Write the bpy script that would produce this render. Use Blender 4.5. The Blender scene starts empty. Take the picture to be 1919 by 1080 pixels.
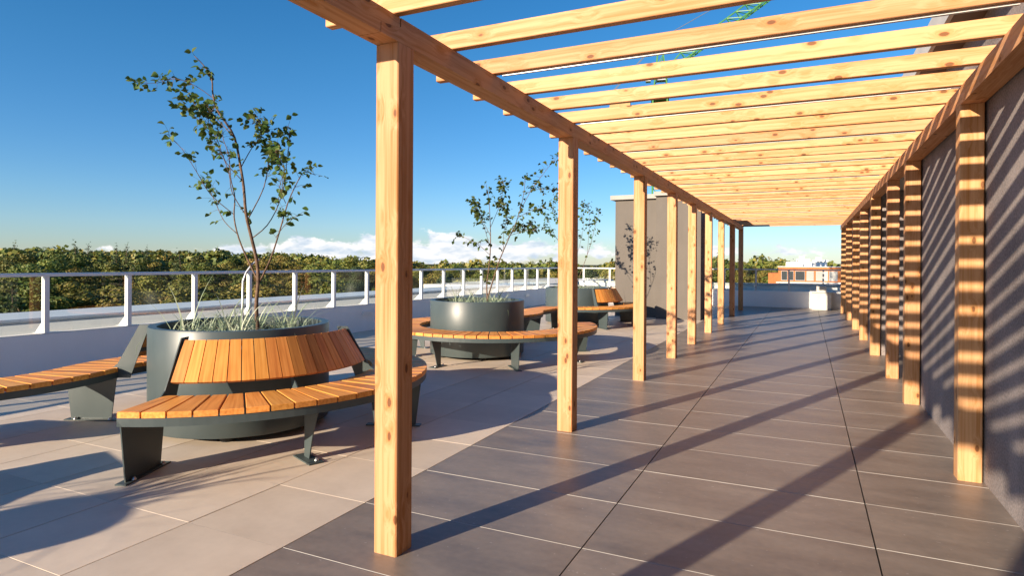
import bpy, math, random
from mathutils import Vector, Matrix
import numpy as np
R = math.radians
rnd = random.Random(7)
scene = bpy.context.scene
COL = scene.collection

# ------------------------------------------------------------------ camera
CAM_Z = 1.32
YAW, PITCH, ROLL = R(25.367), R(-0.140), R(0.304)
fw = Vector((-math.sin(YAW) * math.cos(PITCH), math.cos(YAW) * math.cos(PITCH), math.sin(PITCH)))
rt = Vector((math.cos(YAW), math.sin(YAW), 0)); up = rt.cross(fw)
rt2 = math.cos(ROLL) * rt + math.sin(ROLL) * up
up2 = -math.sin(ROLL) * rt + math.cos(ROLL) * up
cd = bpy.data.cameras.new('camera'); cam = bpy.data.objects.new('camera', cd); COL.objects.link(cam)
cam.matrix_world = Matrix(((rt2.x, up2.x, -fw.x, 0), (rt2.y, up2.y, -fw.y, 0), (rt2.z, up2.z, -fw.z, CAM_Z), (0, 0, 0, 1)))
cd.sensor_width = 36; cd.lens = 36 * 1165.75 / 1919
cd.shift_y = -(540 - 496.1) / 1919
cd.clip_start = .05; cd.clip_end = 6000
scene.camera = cam

# ------------------------------------------------------------------ light
SUN_AZ, SUN_EL = R(21.85), R(16.15)          # light travels towards +X +Y
w = bpy.data.worlds.new('World'); scene.world = w; w.use_nodes = True
nt = w.node_tree; nt.nodes.clear()
N = nt.nodes.new; Lk = nt.links.new
out = N('ShaderNodeOutputWorld'); bg = N('ShaderNodeBackground'); bg.inputs[1].default_value = .08
sky = N('ShaderNodeTexSky'); sky.sky_type = 'NISHITA'; sky.sun_disc = False
sky.sun_elevation = SUN_EL; sky.sun_rotation = R(180) + SUN_AZ
sky.altitude = 100; sky.air_density = 1.0; sky.dust_density = .1; sky.ozone_density = 4.0
hs = N('ShaderNodeHueSaturation'); hs.inputs['Saturation'].default_value = 1.24; hs.inputs['Value'].default_value = .96
Lk(sky.outputs[0], hs.inputs['Color'])
tc = N('ShaderNodeTexCoord'); sep = N('ShaderNodeSeparateXYZ'); Lk(tc.outputs['Generated'], sep.inputs[0])
def wmath(op, a, b=None, c=None):
    n = N('ShaderNodeMath'); n.operation = op
    for i, v in enumerate((a, b, c)):
        if v is None: continue
        if isinstance(v, (int, float)): n.inputs[i].default_value = v
        else: Lk(v, n.inputs[i])
    return n.outputs[0]
def wnoise(sx, sz, scale, det, off=0.):
    m = N('ShaderNodeMapping'); m.inputs['Scale'].default_value = (sx, sx, sz); m.inputs['Location'].default_value = (off, off * .7, 0)
    Lk(tc.outputs['Generated'], m.inputs[0])
    n = N('ShaderNodeTexNoise'); n.inputs['Scale'].default_value = scale; n.inputs['Detail'].default_value = det; n.inputs['Roughness'].default_value = .58
    Lk(m.outputs[0], n.inputs['Vector']); return n.outputs['Fac']
puff = wnoise(13, 22, 1.6, 7, 3.1)            # cumulus heads low over the horizon
big = wnoise(1.3, 1.3, 1.5, 1, 2.9)
z = sep.outputs[2]
hgt = wmath('MULTIPLY', wmath('ABSOLUTE', wmath('SUBTRACT', z, .017)), 11.0)
mask = wmath('SUBTRACT', wmath('ADD', puff, wmath('MULTIPLY', big, 1.1)), wmath('ADD', hgt, .978))
mr = N('ShaderNodeMapRange'); mr.interpolation_type = 'SMOOTHSTEP'; Lk(mask, mr.inputs[0])
mr.inputs[1].default_value = 0.0; mr.inputs[2].default_value = .10
shade = N('ShaderNodeMapRange'); Lk(wnoise(9, 30, 2.6, 5, 3.16), shade.inputs[0]); shade.inputs[1].default_value = .35; shade.inputs[2].default_value = .65
ccol = N('ShaderNodeMix'); ccol.data_type = 'RGBA'; Lk(shade.outputs[0], ccol.inputs[0])
ccol.inputs[6].default_value = (3.6, 4.3, 5.2, 1); ccol.inputs[7].default_value = (7.6, 7.2, 6.9, 1)
mixc = N('ShaderNodeMix'); mixc.data_type = 'RGBA'; Lk(wmath('MULTIPLY', mr.outputs[0], .92), mixc.inputs[0])
tr_ = N('ShaderNodeValToRGB'); Lk(sep.outputs[2], tr_.inputs[0]); e_ = tr_.color_ramp.elements     # clear maritime air: pale blue, not yellow, towards the horizon
e_[0].position = 0.; e_[0].color = (.74, .78, .98, 1); e_[1].position = .30; e_[1].color = (1, 1, 1, 1)
q_ = e_.new(.10); q_.color = (.86, .90, 1.02, 1)
tint = N('ShaderNodeMix'); tint.data_type = 'RGBA'; tint.blend_type = 'MULTIPLY'; tint.inputs[0].default_value = 1.; Lk(hs.outputs[0], tint.inputs[6]); Lk(tr_.outputs[0], tint.inputs[7])
Lk(tint.outputs[2], mixc.inputs[6]); Lk(ccol.outputs[2], mixc.inputs[7])
Lk(mixc.outputs[2], bg.inputs[0]); Lk(bg.outputs[0], out.inputs[0])

sd = bpy.data.lights.new('sun', 'SUN'); sd.energy = 5.0; sd.angle = R(.53); sd.color = (1.0, .83, .63)
sun = bpy.data.objects.new('sun', sd); COL.objects.link(sun)
ldir = Vector((math.sin(SUN_AZ) * math.cos(SUN_EL), math.cos(SUN_AZ) * math.cos(SUN_EL), -math.sin(SUN_EL)))
sun.rotation_euler = ldir.to_track_quat('-Z', 'Y').to_euler(); sun.location = (-6, -14, 9)
vs = scene.view_settings; vs.view_transform = 'Standard'; vs.look = 'None'; vs.gamma = 1; vs.exposure = 1.1
vs.use_curve_mapping = False

# ------------------------------------------------------------------ materials
class Mat:
    def __init__(s, name):
        s.m = bpy.data.materials.new(name); s.m.use_nodes = True; s.t = s.m.node_tree
        s.b = s.t.nodes['Principled BSDF']; s.o = s.t.nodes['Material Output']
    def n(s, t): return s.t.nodes.new(t)
    def l(s, a, b): s.t.links.new(a, b)
    def math(s, op, a, b=None, c=None):
        n = s.n('ShaderNodeMath'); n.operation = op
        for i, v in enumerate((a, b, c)):
            if v is None: continue
            if isinstance(v, (int, float)): n.inputs[i].default_value = v
            else: s.l(v, n.inputs[i])
        return n.outputs[0]
    def coords(s, kind='Object', rand=0.):
        c = s.n('ShaderNodeTexCoord').outputs[kind]
        if rand:
            oi = s.n('ShaderNodeObjectInfo'); v = s.n('ShaderNodeVectorMath'); v.operation = 'SCALE'
            v.inputs[0].default_value = (13.7, 5.1, 9.3); s.l(oi.outputs['Random'], v.inputs['Scale'])
            a = s.n('ShaderNodeVectorMath'); a.operation = 'ADD'; s.l(c, a.inputs[0]); s.l(v.outputs[0], a.inputs[1]); c = a.outputs[0]
        return c
    def scaled(s, c, sc):
        m = s.n('ShaderNodeMapping'); m.inputs['Scale'].default_value = sc; s.l(c, m.inputs[0]); return m.outputs[0]
    def noise(s, c, scale=1., det=3., rough=.5, out='Fac', dist=0.):
        n = s.n('ShaderNodeTexNoise'); n.inputs['Scale'].default_value = scale; n.inputs['Detail'].default_value = det
        n.inputs['Roughness'].default_value = rough; n.inputs['Distortion'].default_value = dist; s.l(c, n.inputs['Vector']); return n.outputs[out]
    def ramp(s, f, stops):
        r = s.n('ShaderNodeValToRGB'); e = r.color_ramp.elements
        while len(e) < len(stops): e.new(.5)
        for i, (p, c) in enumerate(stops): e[i].position = p; e[i].color = (*c, 1)
        s.l(f, r.inputs[0]); return r.outputs[0]
    def mix(s, f, a, b, mode='MIX'):
        n = s.n('ShaderNodeMix'); n.data_type = 'RGBA'; n.blend_type = mode
        for i, v in ((0, f), (6, a), (7, b)):
            if isinstance(v, (int, float)): n.inputs[i].default_value = v
            elif isinstance(v, tuple): n.inputs[i].default_value = (*v, 1)
            else: s.l(v, n.inputs[i])
        return n.outputs[2]
    def set(s, color=None, rough=None, spec=None, metal=None):
        for k, v in (('Base Color', color), ('Roughness', rough), ('Specular IOR Level', spec), ('Metallic', metal)):
            if v is None: continue
            if isinstance(v, tuple): s.b.inputs[k].default_value = (*v, 1)
            elif isinstance(v, (int, float)): s.b.inputs[k].default_value = v
            else: s.l(v, s.b.inputs[k])
        return s
    def bump(s, h, strength=.3, dist=.01):
        b = s.n('ShaderNodeBump'); b.inputs['Strength'].default_value = strength; b.inputs['Distance'].default_value = dist
        s.l(h, b.inputs['Height']); s.l(b.outputs[0], s.b.inputs['Normal']); return s

def hsv_rand(M, col, amt_v=.2, amt_h=.0):
    oi = M.n('ShaderNodeObjectInfo'); h = M.n('ShaderNodeHueSaturation')
    M.l(col, h.inputs['Color'])
    M.l(M.math('MULTIPLY_ADD', oi.outputs['Random'], amt_v, 1 - amt_v / 2), h.inputs['Value'])
    if amt_h:
        M.l(M.math('MULTIPLY_ADD', M.math('FRACT', M.math('MULTIPLY', oi.outputs['Random'], 7.3)), amt_h, .5 - amt_h / 2), h.inputs['Hue'])
    return h.outputs[0]

def pine(name, c1, c2, knot_amt=1.):
    M = Mat(name); c = M.coords('Object', 1.)
    vo = M.n('ShaderNodeTexVoronoi'); vo.inputs['Scale'].default_value = 1.; M.l(M.scaled(c, (5.6, 11.5, 11.5)), vo.inputs['Vector'])
    d = vo.outputs['Distance']
    warp = M.math('MULTIPLY', M.math('POWER', M.math('SUBTRACT', 1.0, M.math('MINIMUM', M.math('MULTIPLY', d, 1.7), 1.0)), 2.0), .05)
    cv = M.n('ShaderNodeCombineXYZ'); M.l(warp, cv.inputs[1]); M.l(warp, cv.inputs[2])
    ad = M.n('ShaderNodeVectorMath'); ad.operation = 'ADD'; M.l(c, ad.inputs[0]); M.l(cv.outputs[0], ad.inputs[1]); cw = ad.outputs[0]
    g1 = M.noise(M.scaled(cw, (.8, 48, 48)), 1., 3., .55)
    g2 = M.noise(M.scaled(cw, (4., 160, 160)), 1., 2., .5)
    g3 = M.noise(M.scaled(c, (1.1, 3, 3)), 1., 2.)
    g = M.math('ADD', M.math('MULTIPLY', g1, .7), M.math('ADD', M.math('MULTIPLY', g2, .25), M.math('MULTIPLY', g3, .30)))
    col = M.ramp(g, [(.42, c2), (.56, tuple(.5 * (a + b) for a, b in zip(c1, c2))), (.68, c1), (.85, tuple(min(1, x * 1.08) for x in c1))])
    halo = M.ramp(d, [(.13, (1, 1, 1)), (.36, (0, 0, 0))])
    col = M.mix(M.math('MULTIPLY', halo, .55 * knot_amt), col, (.42, .165, .038))
    core = M.ramp(M.math('ADD', d, M.math('MULTIPLY', M.noise(c, 60., 2.), .04)), [(.125, (1, 1, 1)), (.165, (0, 0, 0))])
    col = M.mix(M.math('MULTIPLY', core, .85 * knot_amt), col, (.12, .042, .014))
    M.set(hsv_rand(M, col, .2, .008), .62, .25)
    return M.bump(g, .15, .003).m

m_pine = pine('pine_timber', (.585, .310, .152), (.42, .165, .046))
def teak(name='oiled_hardwood', sc=(2.5, 60, 60)):
    M = Mat(name); c = M.coords('Object', 1.)
    g = M.math('ADD', M.math('MULTIPLY', M.noise(M.scaled(c, sc), 1., 3.), .75), M.math('MULTIPLY', M.noise(M.scaled(c, (3, 5, 5)), 1., 2.), .3))
    col = M.ramp(g, [(.35, (.52, .185, .034)), (.55, (.70, .285, .060)), (.70, (.76, .35, .09))])
    M.set(hsv_rand(M, col, .34, .012), .5, .35); return M.bump(g, .12, .002).m
m_teak = teak(); m_teakv = teak('oiled_hardwood_upright', (2.5, 60, 2.5))

def steel():
    M = Mat('slate_powder_coat'); c = M.coords('Object')
    n1 = M.noise(c, 3., 4.); n2 = M.noise(M.scaled(c, (9, 9, .8)), 1., 3.)
    col = M.ramp(n1, [(.3, (.046, .064, .068)), (.7, (.060, .079, .082))])
    M.set(col, M.math('MULTIPLY_ADD', n2, .2, .30), .5); return M.bump(n2, .05, .01).m
m_steel = steel()
def plain(name, col, rough=.5, spec=.4, metal=0., var=.08, nscale=8., bump=0.):
    M = Mat(name); c = M.coords('Object'); n = M.noise(c, nscale, 4., .6)
    lo = tuple(max(0, x * (1 - var)) for x in col); hi = tuple(min(1, x * (1 + var)) for x in col)
    M.set(M.ramp(n, [(.3, lo), (.7, hi)]), M.math('MULTIPLY_ADD', n, .15, max(.03, rough - .07)), spec, metal)
    if bump: M.bump(n, bump, .01)
    return M.m
m_bolt = plain('galvanised_bolt', (.55, .55, .53), .3, .5, .9)
m_rubber = plain('black_rubber', (.02, .02, .02), .7)
m_soil = plain('dark_soil', (.035, .026, .02), .95, .1, 0, .5, 30, .8)
m_alu = plain('white_aluminium', (.80, .80, .79), .32, .5, 0, .03)
m_alug = plain('grey_aluminium', (.50, .52, .55), .35, .5, .4, .04)
m_led = plain('white_light_bar', (.62, .62, .61), .3, .5, 0, .02)
m_brownpanel = plain('brown_soffit_panel', (.13, .085, .06), .5, .3, 0, .25, 5)
m_fascia = plain('pale_fascia', (.52, .50, .46), .55, .3, 0, .08, 4)
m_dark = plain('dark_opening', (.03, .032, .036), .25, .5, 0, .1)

def stucco(name, col, fine=260., rough=.9, var=.12, bs=.35):
    M = Mat(name); c = M.coords('Object'); a = M.noise(c, fine, 2.); b = M.noise(c, 1.6, 4.); d = M.noise(M.scaled(c, (5, 5, .5)), 1., 3.)
    f = M.math('ADD', M.math('MULTIPLY', a, .45), M.math('ADD', M.math('MULTIPLY', b, .35), M.math('MULTIPLY', d, .2)))
    lo = tuple(x * (1 - var) for x in col); hi = tuple(min(1, x * (1 + var)) for x in col)
    M.set(M.ramp(f, [(.38, lo), (.62, hi)]), rough, .2); return M.bump(a, bs, .004).m
m_wallgrey = stucco('grey_granular_render', (.235, .205, .197), 70., .92, .36, .8)
m_tower = stucco('warm_grey_render', (.135, .120, .106), 120.)
m_white = stucco('white_parapet_render', (.86, .85, .83), 90., .85, .05, .2)
m_ledge = stucco('cream_membrane', (.66, .63, .56), 40., .8, .06, .1)
m_coping = plain('pale_metal_coping', (.50, .49, .46), .45, .4, 0, .06, 3)

def tilemat(name, lo, hi, rough, streak):
    M = Mat(name); c = M.coords('Object', 1.)
    a = M.noise(M.scaled(c, streak), 1., 5., .62); b = M.noise(c, 26., 3.); s = M.noise(c, 9., 2.)
    f = M.math('ADD', M.math('MULTIPLY', a, .8), M.math('MULTIPLY', b, .2))
    col = M.ramp(f, [(.30, lo), (.70, hi)])
    spk = M.ramp(M.noise(c, 38., 1.), [(.735, (0, 0, 0)), (.77, (1, 1, 1))])
    col = M.mix(M.math('MULTIPLY', spk, .25), col, (.5, .48, .45))
    M.set(hsv_rand(M, col, .16), M.math('MULTIPLY_ADD', a, .2, rough), .45); return M.bump(b, .04, .002).m
m_tdark = tilemat('dark_porcelain', (.135, .115, .102), (.27, .225, .19), .32, (1.8, 5, 5))
m_tpale = tilemat('cream_porcelain', (.55, .46, .365), (.66, .56, .45), .46, (3, 3, 3))
m_tedge = plain('sunlit_pale_porcelain_arris', (.36, .34, .32), .6, .3)  # pale porcelain body, lightened on sun-facing edges to imitate caught sunlight
m_sub = plain('joint_shadow_bed', (.03, .03, .03), .95, .1)

m_towcop = plain('weathered_coping', (.30, .285, .26), .6, .3, 0, .1, 3)
m_pil = stucco('cream_pillar_render', (.52, .50, .47), 60.)
def glass():
    M = Mat('clear_glass'); t = M.t; t.nodes.remove(M.b)
    tr = M.n('ShaderNodeBsdfTransparent'); tr.inputs[0].default_value = (.90, .925, .915, 1)
    gl = M.n('ShaderNodeBsdfGlossy'); gl.inputs['Roughness'].default_value = .0; gl.inputs[0].default_value = (1, 1, 1, 1)
    fr = M.n('ShaderNodeFresnel'); ge = M.n('ShaderNodeNewGeometry')      # same reflectance on both faces of the thin pane
    M.l(M.math('MULTIPLY_ADD', ge.outputs['Backfacing'], 1 / 1.5 - 1.5, 1.5), fr.inputs[0])
    mx = M.n('ShaderNodeMixShader'); M.l(fr.outputs[0], mx.inputs[0]); M.l(tr.outputs[0], mx.inputs[1]); M.l(gl.outputs[0], mx.inputs[2])
    M.l(mx.outputs[0], M.o.inputs[0]); return M.m
m_glass = glass()

def leafmat(name, stops, trans=.35, nscale=.35, hue=.03, rough=.55, valr=.35):
    M = Mat(name); g = M.n('ShaderNodeNewGeometry')
    n = M.noise(g.outputs['Position'], nscale, 3., .6)
    rp = M.math('MULTIPLY_ADD', g.outputs['Random Per Island'], .45, M.math('MULTIPLY', n, .6))
    col = hsv_rand(M, M.ramp(rp, stops), valr, hue)
    M.set(col, rough, .3)
    tl = M.n('ShaderNodeBsdfTranslucent'); M.l(col, tl.inputs[0])
    mx = M.n('ShaderNodeMixShader'); mx.inputs[0].default_value = trans
    M.l(M.b.outputs[0], mx.inputs[1]); M.l(tl.outputs[0], mx.inputs[2]); M.l(mx.outputs[0], M.o.inputs[0]); return M.m
m_birchleaf = leafmat('birch_leaf', [(.2, (.035, .085, .018)), (.55, (.070, .125, .025)), (.78, (.13, .15, .03)), (.95, (.24, .13, .035))], .35, 2., .03)
m_grass = leafmat('blue_grass_blade', [(.2, (.16, .23, .13)), (.5, (.32, .40, .26)), (.8, (.58, .62, .46))], .25, 3., .0)
m_oak = leafmat('broadleaf_foliage', [(.25, (.055, .085, .018)), (.5, (.11, .145, .028)), (.75, (.19, .18, .04))], .10, .25, .05, valr=.8)
m_olive = leafmat('yellowing_foliage', [(.25, (.11, .12, .022)), (.5, (.20, .185, .035)), (.75, (.30, .22, .055))], .10, .25, .05, valr=.7)
m_fir = leafmat('conifer_foliage', [(.25, (.022, .044, .014)), (.5, (.044, .072, .024)), (.75, (.075, .10, .034))], .12, .3, .02)
m_wood_far = leafmat('woodland_canopy', [(.22, (.045, .072, .016)), (.45, (.10, .13, .025)), (.62, (.18, .175, .036)), (.82, (.25, .18, .045))], .10, .11, .0)
m_bark = plain('birch_stem_bark', (.13, .082, .056), .8, .2, 0, .45, 30, .4)
m_trunk = plain('tree_bark', (.16, .11, .075), .9, .2, 0, .4, 6, .5)
m_pinetrunk = plain('reddish_pine_bark', (.28, .14, .075), .9, .2, 0, .35, 6, .5)
m_ground = plain('forest_floor', (.06, .055, .028), .95, .1, 0, .4, .06)
m_green = plain('green_crane_paint', (.05, .20, .045), .45, .4, 0, .15)
m_cable = plain('steel_cable', (.12, .12, .12), .5)
m_tan = plain('tan_counterweight', (.45, .30, .14), .8, .2, 0, .15)
m_brick = stucco('orange_brick_facade', (.46, .17, .065), 8., .9, .18, .1)
m_slab = plain('white_balcony_slab', (.70, .68, .65), .7, .2, 0, .06)
m_roofw = plain('white_roof', (.68, .67, .65), .7, .2, 0, .1, .5)
def curtain():
    M = Mat('window_glass'); c = M.coords('Object'); oi = M.n('ShaderNodeObjectInfo')
    col = M.mix(M.math('GREATER_THAN', oi.outputs['Random'], .5), (.05, .055, .06), (.42, .42, .40)); M.set(col, .12, .6); return M.m
m_win = curtain()

# ------------------------------------------------------------------ mesh helpers
class MB:
    def __init__(s): s.v = []; s.f = []; s.mi = []
    def add(s, vs, fs, mi=0):
        o = len(s.v); s.v += [tuple(x) for x in vs]; s.f += [tuple(o + i for i in f) for f in fs]; s.mi += [mi] * len(fs)
    def box(s, x0, x1, y0, y1, z0, z1, mi=0, c=0.):
        if c <= 0:
            s.add([(x0, y0, z0), (x1, y0, z0), (x1, y1, z0), (x0, y1, z0), (x0, y0, z1), (x1, y0, z1), (x1, y1, z1), (x0, y1, z1)],
                  [(0, 3, 2, 1), (4, 5, 6, 7), (0, 1, 5, 4), (1, 2, 6, 5), (2, 3, 7, 6), (3, 0, 4, 7)], mi)
        else:                                    # top edges chamfered
            s.add([(x0, y0, z0), (x1, y0, z0), (x1, y1, z0), (x0, y1, z0), (x0, y0, z1 - c), (x1, y0, z1 - c), (x1, y1, z1 - c), (x0, y1, z1 - c),
                   (x0 + c, y0 + c, z1), (x1 - c, y0 + c, z1), (x1 - c, y1 - c, z1), (x0 + c, y1 - c, z1)],
                  [(0, 3, 2, 1), (8, 9, 10, 11), (0, 1, 5, 4), (1, 2, 6, 5), (2, 3, 7, 6), (3, 0, 4, 7), (4, 5, 9, 8), (5, 6, 10, 9), (6, 7, 11, 10), (7, 4, 8, 11)], mi)
    def prism(s, pts, axis_fn, t0, t1, mi=0):    # closed polygon pts (2d), axis_fn(p, t) -> 3d
        n = len(pts)
        s.add([axis_fn(p, t0) for p in pts] + [axis_fn(p, t1) for p in pts],
              [tuple(range(n))[::-1], tuple(range(n, 2 * n))] + [(i, (i + 1) % n, n + (i + 1) % n, n + i) for i in range(n)], mi)
    def bar(s, a, b, wd, mi=0):
        a = Vector(a); b = Vector(b); d = (b - a).normalized(); u = d.cross(Vector((0, 0, 1)))
        if u.length < .01: u = d.cross(Vector((1, 0, 0)))
        u.normalize(); v = d.cross(u); h = wd / 2
        q = [u * h + v * h, -u * h + v * h, -u * h - v * h, u * h - v * h]
        s.add([a + x for x in q] + [b + x for x in q], [(3, 2, 1, 0), (4, 5, 6, 7), (0, 1, 5, 4), (1, 2, 6, 5), (2, 3, 7, 6), (3, 0, 4, 7)], mi)
    def tube(s, pts, rad, n=6, mi=0):
        pts = [Vector(p) for p in pts]; rings = []
        for i, p in enumerate(pts):
            d = (pts[min(i + 1, len(pts) - 1)] - pts[max(i - 1, 0)]).normalized()
            u = d.cross(Vector((.31, .95, .05))).normalized(); v = d.cross(u)
            rings.append([p + (u * math.cos(2 * math.pi * k / n) + v * math.sin(2 * math.pi * k / n)) * rad[i] for k in range(n)])
        fs = [(i * n + k, i * n + (k + 1) % n, (i + 1) * n + (k + 1) % n, (i + 1) * n + k) for i in range(len(pts) - 1) for k in range(n)]
        s.add([q for r in rings for q in r], fs + [tuple(range(n))[::-1], tuple((len(pts) - 1) * n + k for k in range(n))], mi)
    def lathe(s, prof, n=64, c=(0, 0), mi=0):
        m = len(prof)
        vs = [(c[0] + r * math.cos(2 * math.pi * k / n), c[1] + r * math.sin(2 * math.pi * k / n), z) for k in range(n) for r, z in prof]
        s.add(vs, [(k * m + j, ((k + 1) % n) * m + j, ((k + 1) % n) * m + j + 1, k * m + j + 1) for k in range(n) for j in range(m - 1)], mi)
    def mesh(s, name, mats, smooth=False):
        me = bpy.data.meshes.new(name); me.from_pydata(s.v, [], s.f)
        for m in (mats if isinstance(mats, (list, tuple)) else [mats]): me.materials.append(m)
        if any(s.mi): me.polygons.foreach_set('material_index', s.mi)
        if smooth: me.shade_smooth()
        me.update(); return me
    def build(s, name, mats, parent=None, smooth=False, loc=(0, 0, 0), rz=0.):
        return place(s.mesh(name, mats, smooth), name, parent, loc, rz)

def place(me, name, parent=None, loc=(0, 0, 0), rz=0., mat=None):
    o = bpy.data.objects.new(name, me); COL.objects.link(o)
    if mat is not None: o.matrix_basis = mat
    else: o.location = loc; o.rotation_euler = (0, 0, rz)
    if parent is not None: o.parent = parent
    return o
def thing(name, label, cat, loc=(0, 0, 0), rz=0., group=None):
    o = bpy.data.objects.new(name, None); COL.objects.link(o); o.location = loc; o.rotation_euler = (0, 0, rz); o.empty_display_size = .2
    return tag(o, label, cat, group)
def tag(o, label, cat, group=None, kind=None):
    o['label'] = label; o['category'] = cat
    if group: o['group'] = group
    if kind: o['kind'] = kind
    return o
def struct(o, label=None):
    o['kind'] = 'structure'
    if label: o['label'] = label
    return o

# ------------------------------------------------------------------ terrace floor
XB, XWALL, XPAR, YEND = -2.18, .98, -7.65, 20.8
ROW0, ROWH = 2.137, .599
YNEAR, YSPLIT = -.259, 11.72
def tilemesh(wd, dp, ch):
    b = MB(); g = .0035; x0, x1, y0, y1 = -wd / 2 + g, wd / 2 - g, -dp / 2 + .001, dp / 2 - .001; t = .02; c = ch
    b.add([(x0, y0, -t), (x1, y0, -t), (x1, y1, -t), (x0, y1, -t), (x0, y0, -c), (x1, y0, -c), (x1, y0 + c, 0), (x0, y0 + c, 0), (x1, y1, 0), (x0, y1, 0)],
          [(0, 3, 2, 1), (0, 1, 5, 4), (4, 5, 6, 7), (7, 6, 8, 9), (2, 3, 9, 8), (1, 2, 8, 6, 5), (3, 0, 4, 7, 9)]); b.mi[1] = b.mi[2] = 1
    return b
def floor(name, label, xs, mat, partname, ch):
    f = MB(); f.box(xs[0], xs[-1], -7.0, YEND + .1, -.25, -.021)
    root = struct(f.build(name, m_sub), label)
    cols = [(xs[i], xs[i + 1]) for i in range(len(xs) - 1)]
    meshes = {}
    far = MB(); k = -16
    while True:
        y0 = ROW0 + ROWH * k; y1 = y0 + ROWH; k += 1
        if y0 > YEND: break
        for a, b in cols:
            if YNEAR - .01 <= y0 < YSPLIT:
                cc = ch if y0 < 5 else ch * .6 if y0 < 8 else ch * .4; key = (round(b - a, 3), cc)
                if key not in meshes: meshes[key] = tilemesh(b - a, ROWH, cc).mesh(partname, mat)
                place(meshes[key], partname, root, ((a + b) / 2, (y0 + y1) / 2, rnd.uniform(-.0006, .0006)))
            else:
                tb = tilemesh(b - a, min(y1, YEND + .05) - y0, ch * .3)
                far.add([(x + (a + b) / 2, y + (y0 + min(y1, YEND + .05)) / 2, z) for x, y, z in tb.v], tb.f); far.mi[-len(tb.mi):] = tb.mi
    o = far.build('outlying_' + partname + 's', mat, root); o['kind'] = 'stuff'
    return root
floor('dark_tile_floor', 'dark grey porcelain tile walkway under the pergola', [XB, -.935, .297, XWALL + .6], [m_tdark, m_tedge], 'dark_tile', .0055)
xs = [XB - .632 * i for i in range(9)][::-1]; xs[0] = XPAR
floor('pale_tile_floor', 'cream tile terrace floor between pergola and parapet', xs, [m_tpale, m_tpale], 'pale_tile', .002)
# ------------------------------------------------------------------ pergola
XL, XR, PW = -1.774, .843, .124
ZP, ZB, RH, RT = 2.305, 2.420, .090, .048
pg = thing('pergola', 'long timber pergola of pale knotty pine posts, beams and rafters over the dark tiles', 'pergola', (0, 0, 0))
def timber_mesh(L, a, b, c=.004, name='timber'):
    m = MB(); h = L / 2; p = [(-a / 2 + c, -b / 2), (a / 2 - c, -b / 2), (a / 2, -b / 2 + c), (a / 2, b / 2 - c), (a / 2 - c, b / 2), (-a / 2 + c, b / 2), (-a / 2, b / 2 - c), (-a / 2, -b / 2 + c)]
    m.prism(p, lambda q, t: (t, q[0], q[1]), -h, h); return m.mesh(name, m_pine)
def timber(me, name, p, axis):
    """long axis of the mesh is local X"""
    if axis == 'X': M = Matrix.Identity(4)
    elif axis == 'Y': M = Matrix.Rotation(R(90), 4, 'Z')
    else: M = Matrix.Rotation(R(-90), 4, 'Y')
    return place(me, name, pg, mat=Matrix.Translation(p) @ M)
LY = [-5.2, -3.15, -.21, 2.287, 4.584, 6.947, 8.81, 10.513, 12.406, 14.337, 16.584, 18.85]
RY = [-5.2, -2.6, -.3, 2.33, 4.62, 6.94, 8.42, 10.458, 12.50, 14.45, 16.85, 19.15]
pm = timber_mesh(ZP, PW, PW, .005, 'post')
for y in LY: timber(pm, 'post', (XL + PW / 2, y + PW / 2, ZP / 2), 'Z')
for y in RY: timber(pm, 'post', (XR + PW / 2, y + PW / 2, ZP / 2), 'Z')
def beam(xc, y0, y1, s0, s1):
    """beam with half-lap ends: s0/s1 = lap length"""
    zm = (ZP + ZB) / 2 - ZP; H = ZB - ZP - .002; L = y1 - y0; m = MB(); e = .02
    p = [(0, .002), (L, .002)]
    p += [(L, zm - .012), (L + s1, zm + .012), (L + s1, H)] if s1 else [(L, H)]
    p += [(s0, H), (s0, zm + .015), (0, zm - .009)] if s0 else [(0, H)]
    m.prism(p, lambda q, t: (q[0], t, q[1]), -PW / 2 + .001, PW / 2 - .001)
    o = m.build('beam', m_pine, pg); o.matrix_basis = Matrix.Translation((xc, y0, ZP)) @ Matrix.Rotation(R(90), 4, 'Z'); return o
beam(XL + PW / 2, -5.3, 2.16, 0, .14); beam(XL + PW / 2, 2.164, 10.40, .144, .14); beam(XL + PW / 2, 10.404, 18.98, .144, 0)
beam(XR + PW / 2, -5.3, 4.50, 0, .14); beam(XR + PW / 2, 4.504, 12.40, .144, .14); beam(XR + PW / 2, 12.404, 19.70, .144, 0)
X0R, X1R = -2.04, XR + PW - .004
rm = timber_mesh(X1R - X0R, RT, RH, .003, 'rafter')
raf = [1.655 - .459 * k for k in range(14)][::-1] + [2.255, 2.756] + [3.215 + .4605 * k for k in range(36)]
bar = MB(); bar.box(-1.20, 1.20, -.009, .009, -.009, .0); barm = bar.mesh('light_bar', m_led)
for i, y in enumerate(raf):
    timber(rm, 'rafter', ((X0R + X1R) / 2, y + RT / 2, ZB + RH / 2 + rnd.uniform(0, .002)), 'X')
    if i >= 16 and (i - 16) % 3 == 0 or i in (13, 10): place(barm, 'light_bar', pg, (-.405, y + RT - .012, ZB - .001))
b = MB(); b.box(-1.64, -.95, 18.55, 18.95, ZB - .024, ZB - .004); b.build('end_board', m_brownpanel, pg)

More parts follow.
